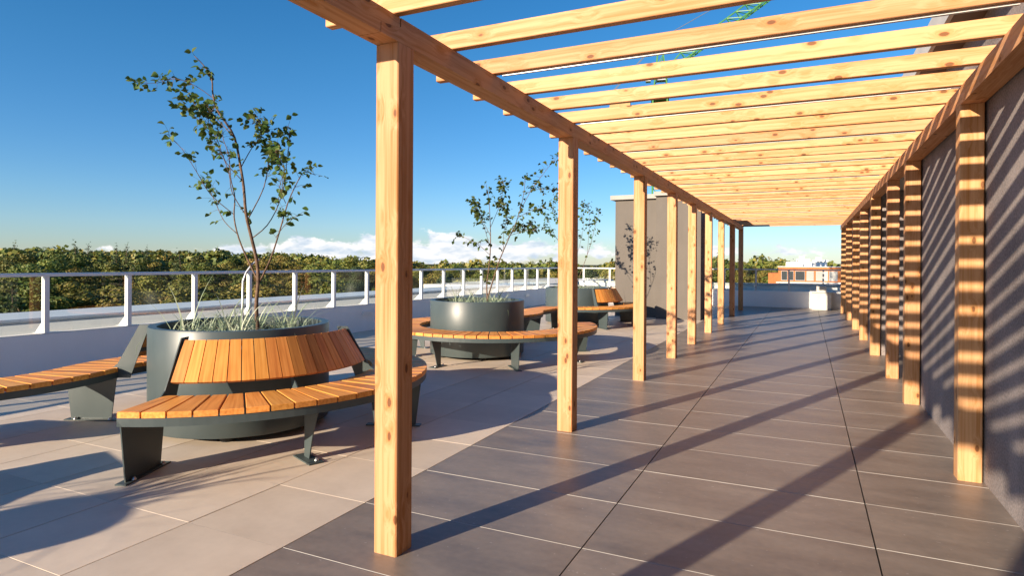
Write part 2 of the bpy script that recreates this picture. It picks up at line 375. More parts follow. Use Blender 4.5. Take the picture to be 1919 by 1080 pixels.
# ------------------------------------------------------------------ grey building along the walkway
gb = thing('grey_building', 'dark grey rendered building wall standing close behind the right pergola posts', 'building', (XWALL, 0, 0))
def gbox(name, mat, x0, x1, y0, y1, z0, z1): 
    m = MB(); m.box(x0 - XWALL, x1 - XWALL, y0, y1, z0, z1); return m.build(name, mat, gb)
gbox('wall', m_wallgrey, XWALL, 5.5, -7, 8.05, -.019, 2.861)
gbox('wall', m_wallgrey, XWALL, 5.5, 10.52, 20.9, -.019, 2.861)
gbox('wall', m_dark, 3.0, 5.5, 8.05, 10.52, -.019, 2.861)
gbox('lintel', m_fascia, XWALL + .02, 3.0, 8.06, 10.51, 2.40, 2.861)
gbox('soffit', m_brownpanel, .806, XWALL + .4, -7, 20.9, 2.863, 2.90)
gbox('fascia', m_fascia, .777, .804, -7, 20.9, 2.855, 3.05)
gbox('roof', m_coping, .806, 5.5, -7, 20.9, 2.902, 3.04)

# ------------------------------------------------------------------ stair tower
tw = thing('stair_tower', 'tall plain grey stair tower with pale overhanging coping at the far end of terrace', 'tower', (-3.3, 15, 0))
def tbox(name, mat, x0, x1, y0, y1, z0, z1):
    m = MB(); m.box(x0 + 3.3, x1 + 3.3, y0 - 15, y1 - 15, z0, z1); return m.build(name, mat, tw)
tbox('wall', m_tower, -4.372, -3.285, 15.3, 16.7, 0, 2.92)
tbox('wall', m_tower, -3.282, -2.24, 15.0, 16.6, 0, 2.95)
tbox('coping', m_towcop, -4.48, -3.33, 15.2, 16.8, 2.922, 3.03)
tbox('coping', m_towcop, -3.32, -2.16, 14.9, 16.7, 2.952, 3.05)

# ------------------------------------------------------------------ parapets
ZT = .50
pw = thing('side_parapet', 'low white rendered parapet with wide cream ledge along the open side of terrace', 'parapet', (XPAR, 8, 0))
def pbox(name, mat, x0, x1, y0, y1, z0, z1, c=0):
    m = MB(); m.box(x0 - XPAR, x1 - XPAR, y0 - 8, y1 - 8, z0, z1, 0, c); return m.build(name, mat, pw)
pbox('wall', m_white, -10.2, XPAR, -7, YEND + 1.6, -.6, ZT)
pbox('ledge', m_ledge, -9.05, XPAR - .012, -7, YEND + 1.4, ZT + .001, ZT + .008)
pbox('upstand', m_white, -10.2, -9.052, -7, YEND + 1.6, ZT + .002, .535)
pbox('coping', m_alu, -10.26, -9.02, -7, YEND + 1.6, .537, .572, .006)
for y in (3.38, 9.62, 17.2):
    m = MB(); m.box(.002, .012, y - 8 - .15, y - 8 + .15, .30, .39); v = m.build('vent_cover', m_white, pw)
    for k in range(2):
        m = MB(); m.box(.013, .03, y - 8 - .145, y - 8 + .145, .31 + .045 * k, .335 + .045 * k); m.build('louvre', m_alu, v)
ew = thing('end_parapet', 'low white rendered parapet closing the far end of the terrace', 'parapet', (-3, YEND, 0))
def ebox(name, mat, x0, x1, y0, y1, z0, z1, c=0, par=None):
    m = MB(); m.box(x0 + 3, x1 + 3, y0 - YEND, y1 - YEND, z0, z1, 0, c); return m.build(name, mat, par or ew)
ebox('wall', m_white, XPAR + .002, .96, YEND, YEND + 1.58, -.6, ZT - .002)
ebox('ledge', m_ledge, XPAR + .01, .95, YEND + .01, YEND + 1.2, ZT - .001, ZT + .006)
ebox('upstand', m_white, XPAR + .01, .95, YEND + 1.202, YEND + 1.57, ZT, .63)
ebox('coping', m_coping, XPAR + .01, .95, YEND + 1.15, YEND + 1.57, .632, .69, .008)
m = thing('parapet_pillar', 'short white masonry pillar with flat cap against the far parapet', 'pillar', (.39, 20.45, 0))
for nm, mt, s, z0, z1 in (('shaft', m_pil, .25, 0, .50), ('cap', m_coping, .30, .502, .535), ('block', m_pil, .13, .537, .69)):
    q = MB(); q.box(-s, s, -.25 if nm != 'cap' else -.29, .33 if nm != 'cap' else .34, z0, z1, 0, .004); q.build(nm, mt, m)

# ------------------------------------------------------------------ balustrades
ZR0, ZR1 = 1.142, 1.181
def balustrade(name, label, origin, rz, stations, L0, L1, pmat):
    """local +X along the run, local +Y away from the terrace"""
    t = thing(name, label, 'balustrade', origin, rz)
    h = MB(); h.prism([(-.032, ZR0), (.032, ZR0), (.032, ZR1 - .01), (.022, ZR1), (-.022, ZR1), (-.032, ZR1 - .01)], lambda q, u: (u, q[0], q[1]), L0, L1); h.build('handrail', pmat[0], t)
    p = MB(); p.box(-.025, .025, -.022, .04, ZT + .012, ZR0 - .001); pmsh = p.mesh('baluster_post', pmat[1])
    bk = MB(); bk.prism([(.042, ZT + .012), (.17, ZT + .012), (.042, ZT + .13)], lambda q, u: (u, q[0], q[1]), -.02, .02)
    bk.box(-.05, .05, -.03, .18, ZT + .009, ZT + .0115); bmsh = bk.mesh('bracket', pmat[1])
    bo = MB(); bo.lathe([(0, ZT + .05), (.011, ZT + .05), (.011, ZT + .03), (0, ZT + .03)], 8, (0.026, .11)); bom = bo.mesh('bolt', m_bolt)
    for x in stations:
        q = place(pmsh, 'baluster_post', t, (x, 0, 0)); place(bmsh, 'bracket', q); place(bom, 'bolt', q)
    for a, c in zip(stations[:-1], stations[1:]):
        g = MB(); g.box(a + .027, c - .027, .002, .012, ZT + .02, ZR0 - .004); g.build('glass_pane', m_glass, t)
    return t
Y0 = 4.055 - .9385 * 5
balustrade('glass_balustrade', 'white post and clear glass balustrade on the side parapet before the woods', (XPAR - .04, 0, 0), R(90), [Y0 + .9385 * k for k in range(24)][:22], Y0 - .3, 20.86, (m_alu, m_alu))
balustrade('glass_balustrade', 'grey post and glass balustrade on the far end parapet', (0, YEND + .05, 0), 0, [-7.09 + .942 * k for k in range(9)], -7.62, .93, (m_alug, m_alug))

# ------------------------------------------------------------------ planters
def planter(label, c, Rr, zt, rz=0., group='round steel planters'):
    t = thing('round_planter', label, 'planter', (c[0], c[1], 0), rz, group)
    b = MB(); b.lathe([(Rr - .05, .048), (Rr - .004, .048), (Rr, .052), (Rr, zt - .006), (Rr - .004, zt), ], 96)
    b.build('shell', m_steel, t, True)
    b = MB(); b.lathe([(Rr - .002, zt - .004), (Rr - .004, zt + .002), (Rr - .06, zt + .002), (Rr - .064, zt - .004), (Rr - .064, zt - .16)], 96); b.build('rim', m_steel, t)
    b = MB(); n = 48
    vs = [(0, 0, zt - .07)]; fs = []
    for j, r in enumerate((.33, .66, 1.0)):
        for k in range(n): vs.append((r * (Rr - .066) * math.cos(2 * math.pi * k / n), r * (Rr - .066) * math.sin(2 * math.pi * k / n), zt - .085 + rnd.uniform(-.012, .012)))
    fs += [(0, 1 + k, 1 + (k + 1) % n) for k in range(n)]
    for j in range(2): fs += [(1 + j * n + k, 1 + (j + 1) * n + k, 1 + (j + 1) * n + (k + 1) % n, 1 + j * n + (k + 1) % n) for k in range(n)]
    b.add(vs, fs); b.build('soil', m_soil, t)
    for k in range(5):
        a = R(20 + 72 * k); f = MB(); f.lathe([(0, 0), (.045, 0), (.05, .012), (.05, .047), (0, .047)], 14); f.build('foot', m_rubber, t, False, ((Rr - .13) * math.cos(a), (Rr - .13) * math.sin(a), 0))
    return t
P1, P2, P3, P0 = (-4.187, 3.673), (-4.28, 7.871), (-4.60, 13.06), (-4.46, -.70)
planter('slate grey round steel planter with slatted wooden backrest curved in front of it', P1, .681, .815)
planter('slate grey round steel planter ringed by a backless curved bench', P2, .671, .79)
planter('slate grey round steel planter beside the grey stair tower', P3, .69, .79)
planter('small slate grey planter of grasses standing nearest the open end of pergola', P0, .34, .80)

def grass(label, c, Rr, z, ntuft, seed, size=1., wide=1.):
    g = random.Random(seed); b = MB()
    for k in range(ntuft):
        a = g.uniform(0, 6.28); r = Rr * math.sqrt(g.uniform(.05, .8)); tx, ty = r * math.cos(a), r * math.sin(a)
        for q in range(g.randint(15, 24)):
            L = size * g.choice((g.uniform(.12, .26), g.uniform(.18, .36), g.uniform(.3, .62) if q % 3 == 0 else .2)); az = g.uniform(0, 6.28); lean = g.uniform(.25, 1.45)
            wd = wide * g.uniform(.0035, .0085); p = Vector((tx + g.gauss(0, .022), ty + g.gauss(0, .022), z - .05)); el = 1.45 - lean * .45
            side = Vector((-math.sin(az), math.cos(az), 0)); vs = []; n = 5
            for i in range(n + 1):
                f = i / n; ww = wd * (1 - f ** 1.6) + .0004
                vs += [p - side * ww, p + side * ww]
                p = p + Vector((math.cos(az) * math.cos(el), math.sin(az) * math.cos(el), math.sin(el))) * (L / n); el -= lean * .42
            b.add(vs, [(2 * i, 2 * i + 1, 2 * i + 3, 2 * i + 2) for i in range(n)])
    return tag(b.build('ornamental_grass', m_grass, None, True, (c[0], c[1], 0)), label, 'grass', None, 'stuff')
grass('spiky pale grey-green grass filling the planter with the wooden backrest', P1, .58, .74, 34, 3)
grass('spiky pale grey-green grass filling the planter ringed by backless bench', P2, .57, .72, 30, 4)
grass('spiky pale grey-green grass filling the planter beside the stair tower', P3, .58, .72, 26, 5)
grass('arching grass in the small planter near the open end of pergola', P0, .25, .74, 5, 6, 2.2, 2.0)

# ------------------------------------------------------------------ curved benches
RI, RO, RM, SZ, ST = 1.04, 1.50, 1.27, .44, .036
PITCHA = R(5.5)
def slat_mesh():
    b = MB(); c = .003
    pts = []
    for (r, s) in ((RI, -1), (RO, -1), (RO, 1), (RI, 1)):
        hw = r * math.tan(PITCHA / 2) - .0065; pts.append((r - RM, s * hw))
    lo = [(x, y, -ST) for x, y in pts]; mid = [(x, y, -c) for x, y in pts]; tp = [(x * .988, y - math.copysign(c, y), 0) for x, y in pts]
    b.add(lo + mid + tp, [(3, 2, 1, 0), (8, 9, 10, 11)] + [(i, (i + 1) % 4, 4 + (i + 1) % 4, 4 + i) for i in range(4)] + [(4 + i, 4 + (i + 1) % 4, 8 + (i + 1) % 4, 8 + i) for i in range(4)])
    return b.mesh('seat_slat', m_teak)
slat_me = slat_mesh()
PB = R(5.2)
def bslat_mesh():
    b = MB(); (r0, z0), (r1, z1) = (1.01, .52), (.85, .78); nx, nz = .26 / .3053, .16 / .3053; th = .028
    def sec(r, z): h = r * math.tan(PB / 2) - .0042; return [(r - .93, -h, z - .65), (r - .93, h, z - .65), (r - .93 - th * nx, h * .97, z - .65 - th * nz), (r - .93 - th * nx, -h * .97, z - .65 - th * nz)]
    a = sec(r0, z0); c = sec(r1, z1)
    b.add(a + c, [(3, 2, 1, 0), (4, 5, 6, 7)] + [(i, (i + 1) % 4, 4 + (i + 1) % 4, 4 + i) for i in range(4)])
    return b.mesh('back_slat', m_teakv)
bslat_me = bslat_mesh()
# the plank grain runs along local X on the seat; back slats use the same coordinates
def full_plate():
    b = MB(); b.prism([(RO - .012, SZ - ST - .003), (RI + .012, SZ - ST - .003), (RI + .06, .010), (RO - .06, .010)], lambda q, t: (q[0] - RM, t, q[1]), -.004, .004)
    b.box(RI + .0 - RM, RO - RM - .02, -.035, .035, .0005, .0095); return b.mesh('leg_plate', m_steel)
def arm_plate():
    b = MB(); b.prism([(RI + .09, SZ - ST - .05), (RI - .03, SZ - ST - .05), (RI - .07, SZ - .02), (.765, .765), (.812, .765), (.962, .52), (RI + .05, SZ - ST - .002), (RI + .09, SZ - ST - .002)], lambda q, t: (q[0] - RM, t, q[1]), -.004, .004)
    return b.mesh('back_arm', m_steel)
def blade():
    b = MB(); b.prism([(RO - .04, SZ - ST - .003), (RI + .16, SZ - ST - .003), (1.235, .28), (1.235, .010), (1.31, .010), (1.37, .2)], lambda q, t: (q[0] - RM, t, q[1]), -.004, .004)
    b.box(1.16 - RM, 1.42 - RM, -.05, .05, .0005, .0095); return b.mesh('leg', m_steel)
def end_arm():
    b = MB(); b.prism([(RI + .16, SZ - ST - .05), (RI - .10, SZ - ST - .05), (.775, .795), (.862, .795), (1.045, .47), (RI + .10, SZ - ST - .002), (RI + .16, SZ - ST - .002)], lambda q, t: (q[0] - RM, t, q[1]), -.004, .004)
    return b.mesh('back_arm', m_steel)
plate_me, arm_me, blade_me, end_me = full_plate(), arm_plate(), blade(), end_arm()
bb = MB(); bb.lathe([(0, .028), (.008, .028), (.010, .02), (.016, .014), (.016, .010)], 8); bolt_me = bb.mesh('bolt', m_bolt, True)
def polar(c, r, a): return (c[0] + r * math.cos(a), c[1] + r * math.sin(a))
def arc(t, o, c, a0, a1, legs, backs=(), slats=True):
    """seat along an arc about c between angles a0 < a1 (degrees)"""
    n = max(1, round(R(a1 - a0) / PITCHA))
    for i in range(n):
        a = R(a0) + (i + .5) * R(a1 - a0) / n; p = polar(c, RM, a)
        place(slat_me, 'seat_slat', t, (p[0] - o[0], p[1] - o[1], SZ + rnd.uniform(-.0008, .0008)), a)
    fr = MB(); m = 2 * n + 1; zt, zb = SZ - ST - .001, SZ - ST - .052
    for r0, r1 in ((RO - .012, RO - .004), (RI + .004, RI + .012)):
        vs = []
        for i in range(m):
            a = R(a0) + R(a1 - a0) * i / (m - 1)
            for r, z in ((r0, zb), (r1, zb), (r1, zt), (r0, zt)): p = polar(c, r, a); vs.append((p[0] - o[0], p[1] - o[1], z))
        fr.add(vs, [(4 * i + j, 4 * i + (j + 1) % 4, 4 * i + 4 + (j + 1) % 4, 4 * i + 4 + j) for i in range(m - 1) for j in range(4)] + [(3, 2, 1, 0), tuple(4 * (m - 1) + j for j in range(4))])
    fr.build('seat_frame', m_steel, t)
    for a, kind in legs:
        p = polar(c, RM, R(a)); loc = (p[0] - o[0], p[1] - o[1], 0)
        g = place(plate_me if kind == 'P' else blade_me, 'leg', t, loc, R(a))
        for dx in ((-.17, .12) if kind == 'P' else (-.06, .1)): place(bolt_me, 'bolt', g, (dx, .022, 0))
    for b0, b1 in backs:
        nb = round(R(b1 - b0) / PB)
        for i in range(nb):
            a = R(b0) + (i + .5) * R(b1 - b0) / nb; p = polar(c, .93, a)
            place(bslat_me, 'back_slat', t, (p[0] - o[0], p[1] - o[1], .65), a)
        fb = MB(); mm = 2 * nb + 1
        for rr, zz in ((.955, .555), (.845, .735)):
            vs = []
            for i in range(mm):
                a = R(b0) + R(b1 - b0) * i / (mm - 1)
                for dr, dz in ((0, 0), (-.006, -.004), (-.022, .03), (-.016, .034)): p = polar(c, rr + dr, a); vs.append((p[0] - o[0], p[1] - o[1], zz + dz))
            fb.add(vs, [(4 * i + j, 4 * i + (j + 1) % 4, 4 * i + 4 + (j + 1) % 4, 4 * i + 4 + j) for i in range(mm - 1) for j in range(4)])
        fb.build('back_frame', m_steel, t)
        for a in (b0 - .9, (b0 + b1) / 2, b1 + .9):
            p = polar(c, RM, R(a)); place(arm_me if b0 < a < b1 else end_me, 'back_arm', t, (p[0] - o[0], p[1] - o[1], 0), R(a))
CB = polar(P1, RI + RO, R(205))
t = thing('curved_bench', 'curved hardwood slat bench with backrests wrapped round the planter nearest the first post', 'bench', (P1[0], P1[1], 0), 0, 'curved benches')
arc(t, P1, P1, -68, 205, [(-67.5, 'P'), (-23, 'B'), (22, 'P'), (67, 'B'), (112, 'P'), (158, 'B'), (203.5, 'P')], [(-67, 24), (116, 203)])
arc(t, P1, CB, -80, 25, [(-20, 'B'), (-66, 'P')])
C2 = (-4.10, 8.0); CC = polar(C2, RI + RO, R(130))
t = thing('curved_bench', 'backless curved hardwood slat bench around the middle planter, winding on towards the next', 'bench', (C2[0], C2[1], 0), 0, 'curved benches')
arc(t, C2, C2, -230, 40, [(39.5, 'P'), (-5, 'B'), (-50, 'P'), (-95, 'B'), (-140, 'P'), (-185, 'B'), (-229, 'P')])
arc(t, C2, CC, -50, 34, [(-5, 'B'), (32, 'P')])
C3 = polar(CC, RI + RO, R(34)); C3 = (P3[0], P3[1])
t = thing('curved_bench', 'curved hardwood slat bench with short backrest beside the stair tower planter', 'bench', (C3[0], C3[1], 0), 0, 'curved benches')
arc(t, C3, C3, -92, 46, [(-91, 'P'), (-46, 'P'), (-1, 'B'), (45, 'P')], [(-46, 44)])
# straight run linking the winding bench to the stair tower bench
A0 = polar(CC, RM, R(34)); A1 = polar(C3, RM, R(-92)); dv = Vector((A1[0] - A0[0], A1[1] - A0[1], 0)); Ls = dv.length; an = math.atan2(dv.y, dv.x)
sl = MB(); sl.box(-.23, .23, -.0565, .0565, -ST, 0, 0, .003); smesh = sl.mesh('seat_slat', m_teak)
n = max(1, round(Ls / .122))
for i in range(n):
    q = Vector((A0[0], A0[1], 0)) + dv * ((i + .5) / n); place(smesh, 'seat_slat', t, (q.x - C3[0], q.y - C3[1], SZ), an + R(90))
fr = MB()
for s in (-.215, .215): fr.box(0, Ls, s - .004, s + .004, SZ - ST - .052, SZ - ST - .001)
fr.build('seat_frame', m_steel, t, False, (A0[0] - C3[0], A0[1] - C3[1], 0), an)
O0 = (-6.0, -.2); t = thing('curved_bench', 'curved backless hardwood slat bench near the small grass planter', 'bench', (O0[0], O0[1], 0), 0, 'curved benches')
arc(t, O0, (-3.50, .86), 163, 215, [(163.5, 'P'), (189, 'B'), (214, 'P')])

# ------------------------------------------------------------------ young birches in the planters
def leaf_meshes():
    res = []
    for k in range(3):
        b = MB(); L, W = 1.0, .36 + .04 * k; fold = .10 + .06 * k
        pr = [(0, 0), (.22, .8), (.42, 1.0), (.68, .7), (.88, .28), (1, 0)]
        mid = [(x, 0, -.10 * x * x * (k + .5)) for x, _ in pr]
        lf = [(x, W * y, fold * y - .12 * x * x) for x, y in pr[1:-1]]; rg = [(x, -W * y, fold * y * .8 - .12 * x * x) for x, y in pr[1:-1]]
        vs = mid + lf + rg; m = len(mid); q = len(lf); fs = []
        for s, base, flip in ((1, m, False), (-1, m + q, True)):
            seq = [(0, 1, base)] + [(i, i + 1, base + i, base + i - 1) for i in range(1, q)] + [(m - 2, m - 1, base + q - 1)]
            fs += [f[::-1] if flip else f for f in seq]
        b.add(vs, fs); res.append(b.mesh('leaf', m_birchleaf, True))
    return res
LEAF = leaf_meshes()
def birch(label, base, z0, lines, x0, y0, ppm, sx, sy, ox, oy, nleaf, seed, individual, leafsize):
    """stems are outlines in the tree's own upright plane (metres), each with its own depth"""
    g = random.Random(seed)
    t = thing('birch_sapling', label, 'tree', (base[0], base[1], z0), YAW, 'young birches in planters')
    stems = MB(); segs = []
    for (r0, r1, d0, d1, w8, pts) in lines:
        P = []
        for i, (a, bq) in enumerate(pts):
            f = i / (len(pts) - 1); u = (ox + a / sx - x0) / ppm; v = (y0 - (oy + bq / sy)) / ppm
            P.append(Vector((u, d0 + (d1 - d0) * f + (g.gauss(0, .02) if 0 < i < len(pts) - 1 else 0), v)))
        Q = []
        for i in range(len(P) - 1):                       # smooth
            p0, p1, p2, p3 = P[max(i - 1, 0)], P[i], P[i + 1], P[min(i + 2, len(P) - 1)]
            for s in range(3):
                f = s / 3; Q.append(.5 * ((2 * p1) + (p2 - p0) * f + (2 * p0 - 5 * p1 + 4 * p2 - p3) * f * f + (3 * p1 - p0 - 3 * p2 + p3) * f ** 3))
        Q.append(P[-1]); stems.tube(Q, [r0 + (r1 - r0) * (i / (len(Q) - 1)) for i in range(len(Q))], 6)
        segs.append((Q, w8))
    leaves = []; tot = sum(w8 for _, w8 in segs); twigs = MB()
    for Q, w8 in segs:
        k = round(nleaf * w8 / tot); done = 0
        while done < k:
            f = 1 - .72 * g.random() ** 1.25; i = min(int(f * (len(Q) - 1)), len(Q) - 2); p = Q[i].lerp(Q[i + 1], f * (len(Q) - 1) - i)
            td = (Q[i + 1] - Q[i]).normalized(); dr = (td * .5 + Vector((g.gauss(-.08, .8), g.gauss(0, .8), g.gauss(.15, .6)))).normalized()
            tl = g.uniform(.03, .12); e = p + dr * tl; twigs.tube([p, p.lerp(e, .5) + Vector((0, 0, .006)), e], [.0016, .0012, .0007], 3)
            for s in range(g.choice((1, 2, 2, 3))):
                if done >= k: break
                q = p.lerp(e, g.uniform(.45, 1.0)) if s else e
                d = (dr * .5 + Vector((g.gauss(-.35, .6), g.gauss(0, .6), g.gauss(-.35, .45)))).normalized()
                rot = d.to_track_quat('X', 'Z').to_matrix().to_4x4() @ Matrix.Rotation(g.uniform(-1.2, 1.2), 4, 'X')
                leaves.append(Matrix.Translation(q) @ rot @ Matrix.Scale(leafsize * g.uniform(.65, 1.2), 4)); done += 1
    stems.build('trunk', m_bark, t, True); twigs.build('twigs', m_bark, t)['kind'] = 'stuff'
    if individual:
        for M in leaves[:300]: place(g.choice(LEAF), 'leaf', t, mat=M)
        leaves = leaves[300:]
    if leaves:
        b = MB()
        for M in leaves:
            me = g.choice(LEAF); b.add([M @ v.co for v in me.vertices], [tuple(p.vertices) for p in me.polygons])
        c = b.build('crown', m_birchleaf, t, True); c['kind'] = 'stuff'
    return t
T1 = [(.017, .0035, 0, -.10, 5, [(575, 1330), (572, 1200), (575, 1075), (565, 980), (545, 860), (530, 770), (515, 650), (500, 560), (470, 420), (430, 340), (400, 290), (376, 215), (375, 160), (335, 95), (303, 58)]),
      (.008, .002, 0, .28, 3, [(575, 1085), (510, 980), (465, 880), (435, 780), (415, 680), (400, 590), (385, 480), (350, 400), (335, 360)]),
      (.008, .002, 0, -.3, 5, [(580, 1085), (640, 980), (690, 860), (740, 730), (790, 640), (830, 595), (890, 612)]),
      (.005, .0018, 0, .3, 6, [(548, 880), (600, 820), (640, 720), (665, 600), (670, 500), (662, 390), (648, 325)]),
      (.004, .0015, .1, .35, 4, [(450, 860), (380, 800), (320, 720), (280, 650), (245, 590)]),
      (.004, .0015, .13, -.2, 4, [(430, 770), (340, 680), (300, 580), (250, 480), (212, 425)]),
      (.005, .0018, -.02, .2, 9, [(532, 790), (575, 640), (600, 500), (585, 400), (560, 330)]),
      (.004, .0015, -.02, -.35, 7, [(522, 780), (480, 680), (475, 590), (440, 480), (400, 400), (350, 340)]),
      (.004, .0014, -.06, .1, 6, [(470, 420), (400, 350), (330, 290), (270, 260), (220, 215)]),
      (.003, .0012, -.07, -.2, 6, [(400, 260), (310, 195), (230, 170), (150, 185), (80, 200)]),
      (.003, .0012, -.16, -.3, 2, [(690, 880), (760, 810), (815, 790)]),
      (.004, .0014, -.04, .25, 8, [(500, 560), (530, 460), (560, 400), (540, 330), (480, 290)]),
      (.003, .0012, -.2, -.4, 4, [(740, 730), (730, 660), (760, 590), (750, 540)]),
      (.004, .0014, -.05, -.3, 8, [(510, 620), (450, 540), (420, 440), (400, 380), (440, 330)]),
      (.003, .0012, .05, -.2, 5, [(640, 720), (690, 650), (700, 560), (690, 480)])]
birch('slender young birch with wind-blown leaves in the planter with wooden backrest', (P1[0] + .117, P1[1] + .055), .72, T1, 480, 624.2, 235., 2.4, 2.4, 240, 70, 820, 11, True, .052)
T2 = [(.014, .002, 0, .1, 7, [(425, 1130), (425, 1070), (420, 980), (440, 800), (445, 650), (440, 500), (430, 350), (410, 250)]),
      (.013, .002, 0, -.2, 7, [(425, 1130), (432, 1060), (480, 900), (520, 780), (580, 640), (640, 500), (680, 340), (692, 210)]),
      (.005, .0012, -.12, -.4, 6, [(640, 490), (720, 330), (820, 190), (910, 85)]), (.004, .0012, -.13, -.1, 4, [(680, 330), (790, 290), (930, 300)]),
      (.004, .0012, .03, .3, 5, [(440, 760), (360, 690), (270, 640), (175, 600)]), (.004, .0012, .05, .35, 8, [(443, 620), (370, 480), (312, 360)]),
      (.004, .0012, .05, -.2, 9, [(445, 560), (500, 430), (525, 350), (540, 240)]), (.004, .0012, -.1, .2, 8, [(560, 660), (640, 560), (745, 540)]),
      (.004, .0012, -.1, -.35, 6, [(590, 620), (700, 590), (755, 590)]), (.003, .0012, -.12, -.3, 5, [(640, 500), (730, 450), (830, 435)]),
      (.004, .0012, 0, -.3, 8, [(440, 700), (400, 560), (360, 470), (350, 400)]), (.004, .0012, -.05, .35, 8, [(540, 740), (540, 600), (560, 480), (530, 400)])]
birch('young twin-stemmed birch in the planter ringed by backless bench', (P2[0] + .13, P2[1] + .06), .70, T2, 910.2, 573., 130., 3.857, 3.857, 800, 280, 820, 12, False, .056)
T3 = [(.013, .002, 0, .1, 6, [(1080, 548), (1078, 520), (1075, 480), (1060, 420), (1046, 368)]), (.007, .001, 0, -.3, 6, [(1080, 530), (1100, 470), (1110, 430), (1119, 395)]),
      (.004, .001, -.1, .2, 5, [(1098, 475), (1104, 410), (1102, 378)]), (.004, .001, .04, .3, 7, [(1075, 490), (1045, 450), (1025, 410), (1011, 392)]),
      (.004, .001, .05, -.3, 6, [(1062, 430), (1036, 400), (1036, 372)]), (.004, .001, .05, .3, 5, [(1070, 460), (1068, 400), (1075, 360)]), (.004, .001, 0, -.2, 6, [(1076, 490), (1090, 430), (1088, 380)]),
      (.004, .001, .05, .1, 5, [(1060, 460), (1035, 440), (1018, 425)])]
birch('small young birch in the planter beside the stair tower', (P3[0], P3[1]), .70, T3, 1080, 545, 84.5, 1, 1, 0, 0, 460, 13, False, .062)

# pale irrigation hose looped at the first birch
pts = [Vector((u, .12 * f, v)) for u, v, f in ((-.10, 0, 0), (-.12, .2, .2), (-.125, .42, .4), (-.11, .49, .6), (-.07, .56, .8), (-.02, .60, 1.))]
q = MB(); q.tube(pts, [.009] * 6, 8); tag(q.build('irrigation_hose', m_alug, None, True, (P1[0] + .117, P1[1] + .025, .74), YAW), 'pale irrigation hose bent over beside the birch trunk', 'hose')
# ------------------------------------------------------------------ ground and host building below
def ground_z(x, y):
    d = math.hypot(x, y); return -14.5 + max(0., min(d - 60, 130)) * .045 + 2.6 * math.exp(-((math.atan2(-x, y) - 1.0) / .25) ** 2) * min(1, max(0, (d - 80) / 90))
b = MB(); nr, na = 26, 72
rad = [8 * 1.28 ** i for i in range(nr)]
vs = [(0, 0, -14.5)]; 
for r in rad:
    for k in range(na): x, y = r * math.cos(2 * math.pi * k / na), r * math.sin(2 * math.pi * k / na); vs.append((x, y, ground_z(x, y) if r < 400 else -8.))
fs = [(0, 1 + k, 1 + (k + 1) % na) for k in range(na)] + [(1 + j * na + k, 1 + (j + 1) * na + k, 1 + (j + 1) * na + (k + 1) % na, 1 + j * na + (k + 1) % na) for j in range(nr - 1) for k in range(na)]
b.add(vs, fs); struct(b.build('ground', m_ground, None, True), 'wooded ground far below the roof terrace')
hb = thing('apartment_block', 'white rendered block carrying the roof terrace', 'building', (0, 0, -14.4))
b = MB(); b.box(-10.15, 5.45, -7.5, YEND + 1.5, -14.4, -.62); b.build('wall', m_white, hb, False, (0, 0, 14.4))
b = MB(); b.box(-9.4, 5.4, -7.4, YEND + 1.4, -.618, -.26); b.build('roof_deck', m_sub, hb, False, (0, 0, 14.4))
wg = thing('roof_wing', 'pale flat-roofed neighbouring wing seen through the side balustrade', 'building', (-12.5, 27, -14.4))
b = MB(); b.box(-2.2, 2.0, -4.5, 9, 0, 14.55); b.build('wall', m_white, wg)
b = MB(); b.box(-2.3, 2.1, -4.6, 9.1, 14.552, 14.8); b.build('coping', m_ledge, wg)

# ------------------------------------------------------------------ woods
def crown_mesh(name, mat, n, blobs, size, seed, drop=0.):
    g = np.random.default_rng(seed); V = []; F = []
    wts = np.array([q[3] ** 2 for q in blobs]); wts /= wts.sum()
    for cnt, (x, y, z, r, sq) in zip((wts * n).astype(int), blobs):
        d = g.normal(size=(cnt, 3)); d /= np.linalg.norm(d, axis=1)[:, None]
        rr = r * g.uniform(.62, 1.06, cnt) ** .6 * (1 + .18 * np.sin(d[:, 0] * 5 + seed) * np.cos(d[:, 2] * 6))
        p = d * rr[:, None]; p[:, 2] *= sq; p += (x, y, z)
        nrm = d + g.normal(0, .38, (cnt, 3)); nrm /= np.linalg.norm(nrm, axis=1)[:, None]
        u = np.cross(nrm, g.normal(size=(cnt, 3))); u /= np.linalg.norm(u, axis=1)[:, None]; v = np.cross(nrm, u)
        s = size * g.uniform(.5, 1.25, (cnt, 1)); a = g.uniform(.5, .95, (cnt, 1))
        o = len(V) // 1
        q = np.stack([p - u * s, p - v * s * a + nrm * s * .2, p + u * s, p + v * s * a + nrm * s * .2], 1).reshape(-1, 3)
        F += [(o + 4 * i, o + 4 * i + 1, o + 4 * i + 2, o + 4 * i + 3) for i in range(cnt)]; V += q.tolist()
    me = bpy.data.meshes.new(name); me.from_pydata(V, [], F); me.materials.append(mat); return me
def trunk_mesh(mat, h, r, seed, limbs=4, spread=1.8):
    g = random.Random(seed); b = MB(); b.tube([(0, 0, -1), (g.gauss(0, .1), g.gauss(0, .1), h * .4), (g.gauss(0, .25), g.gauss(0, .25), h * .75), (0, 0, h)], [r, r * .8, r * .5, r * .15], 7)
    for k in range(limbs):
        a = g.uniform(0, 6.28); z0 = h * g.uniform(.35, .7); b.tube([(0, 0, z0), (spread * .5 * math.cos(a), spread * .5 * math.sin(a), z0 + h * .1), (spread * math.cos(a), spread * math.sin(a), z0 + h * .25)], [r * .4, r * .25, r * .08], 5)
    return b.mesh('trunk', mat, True)
kinds = []
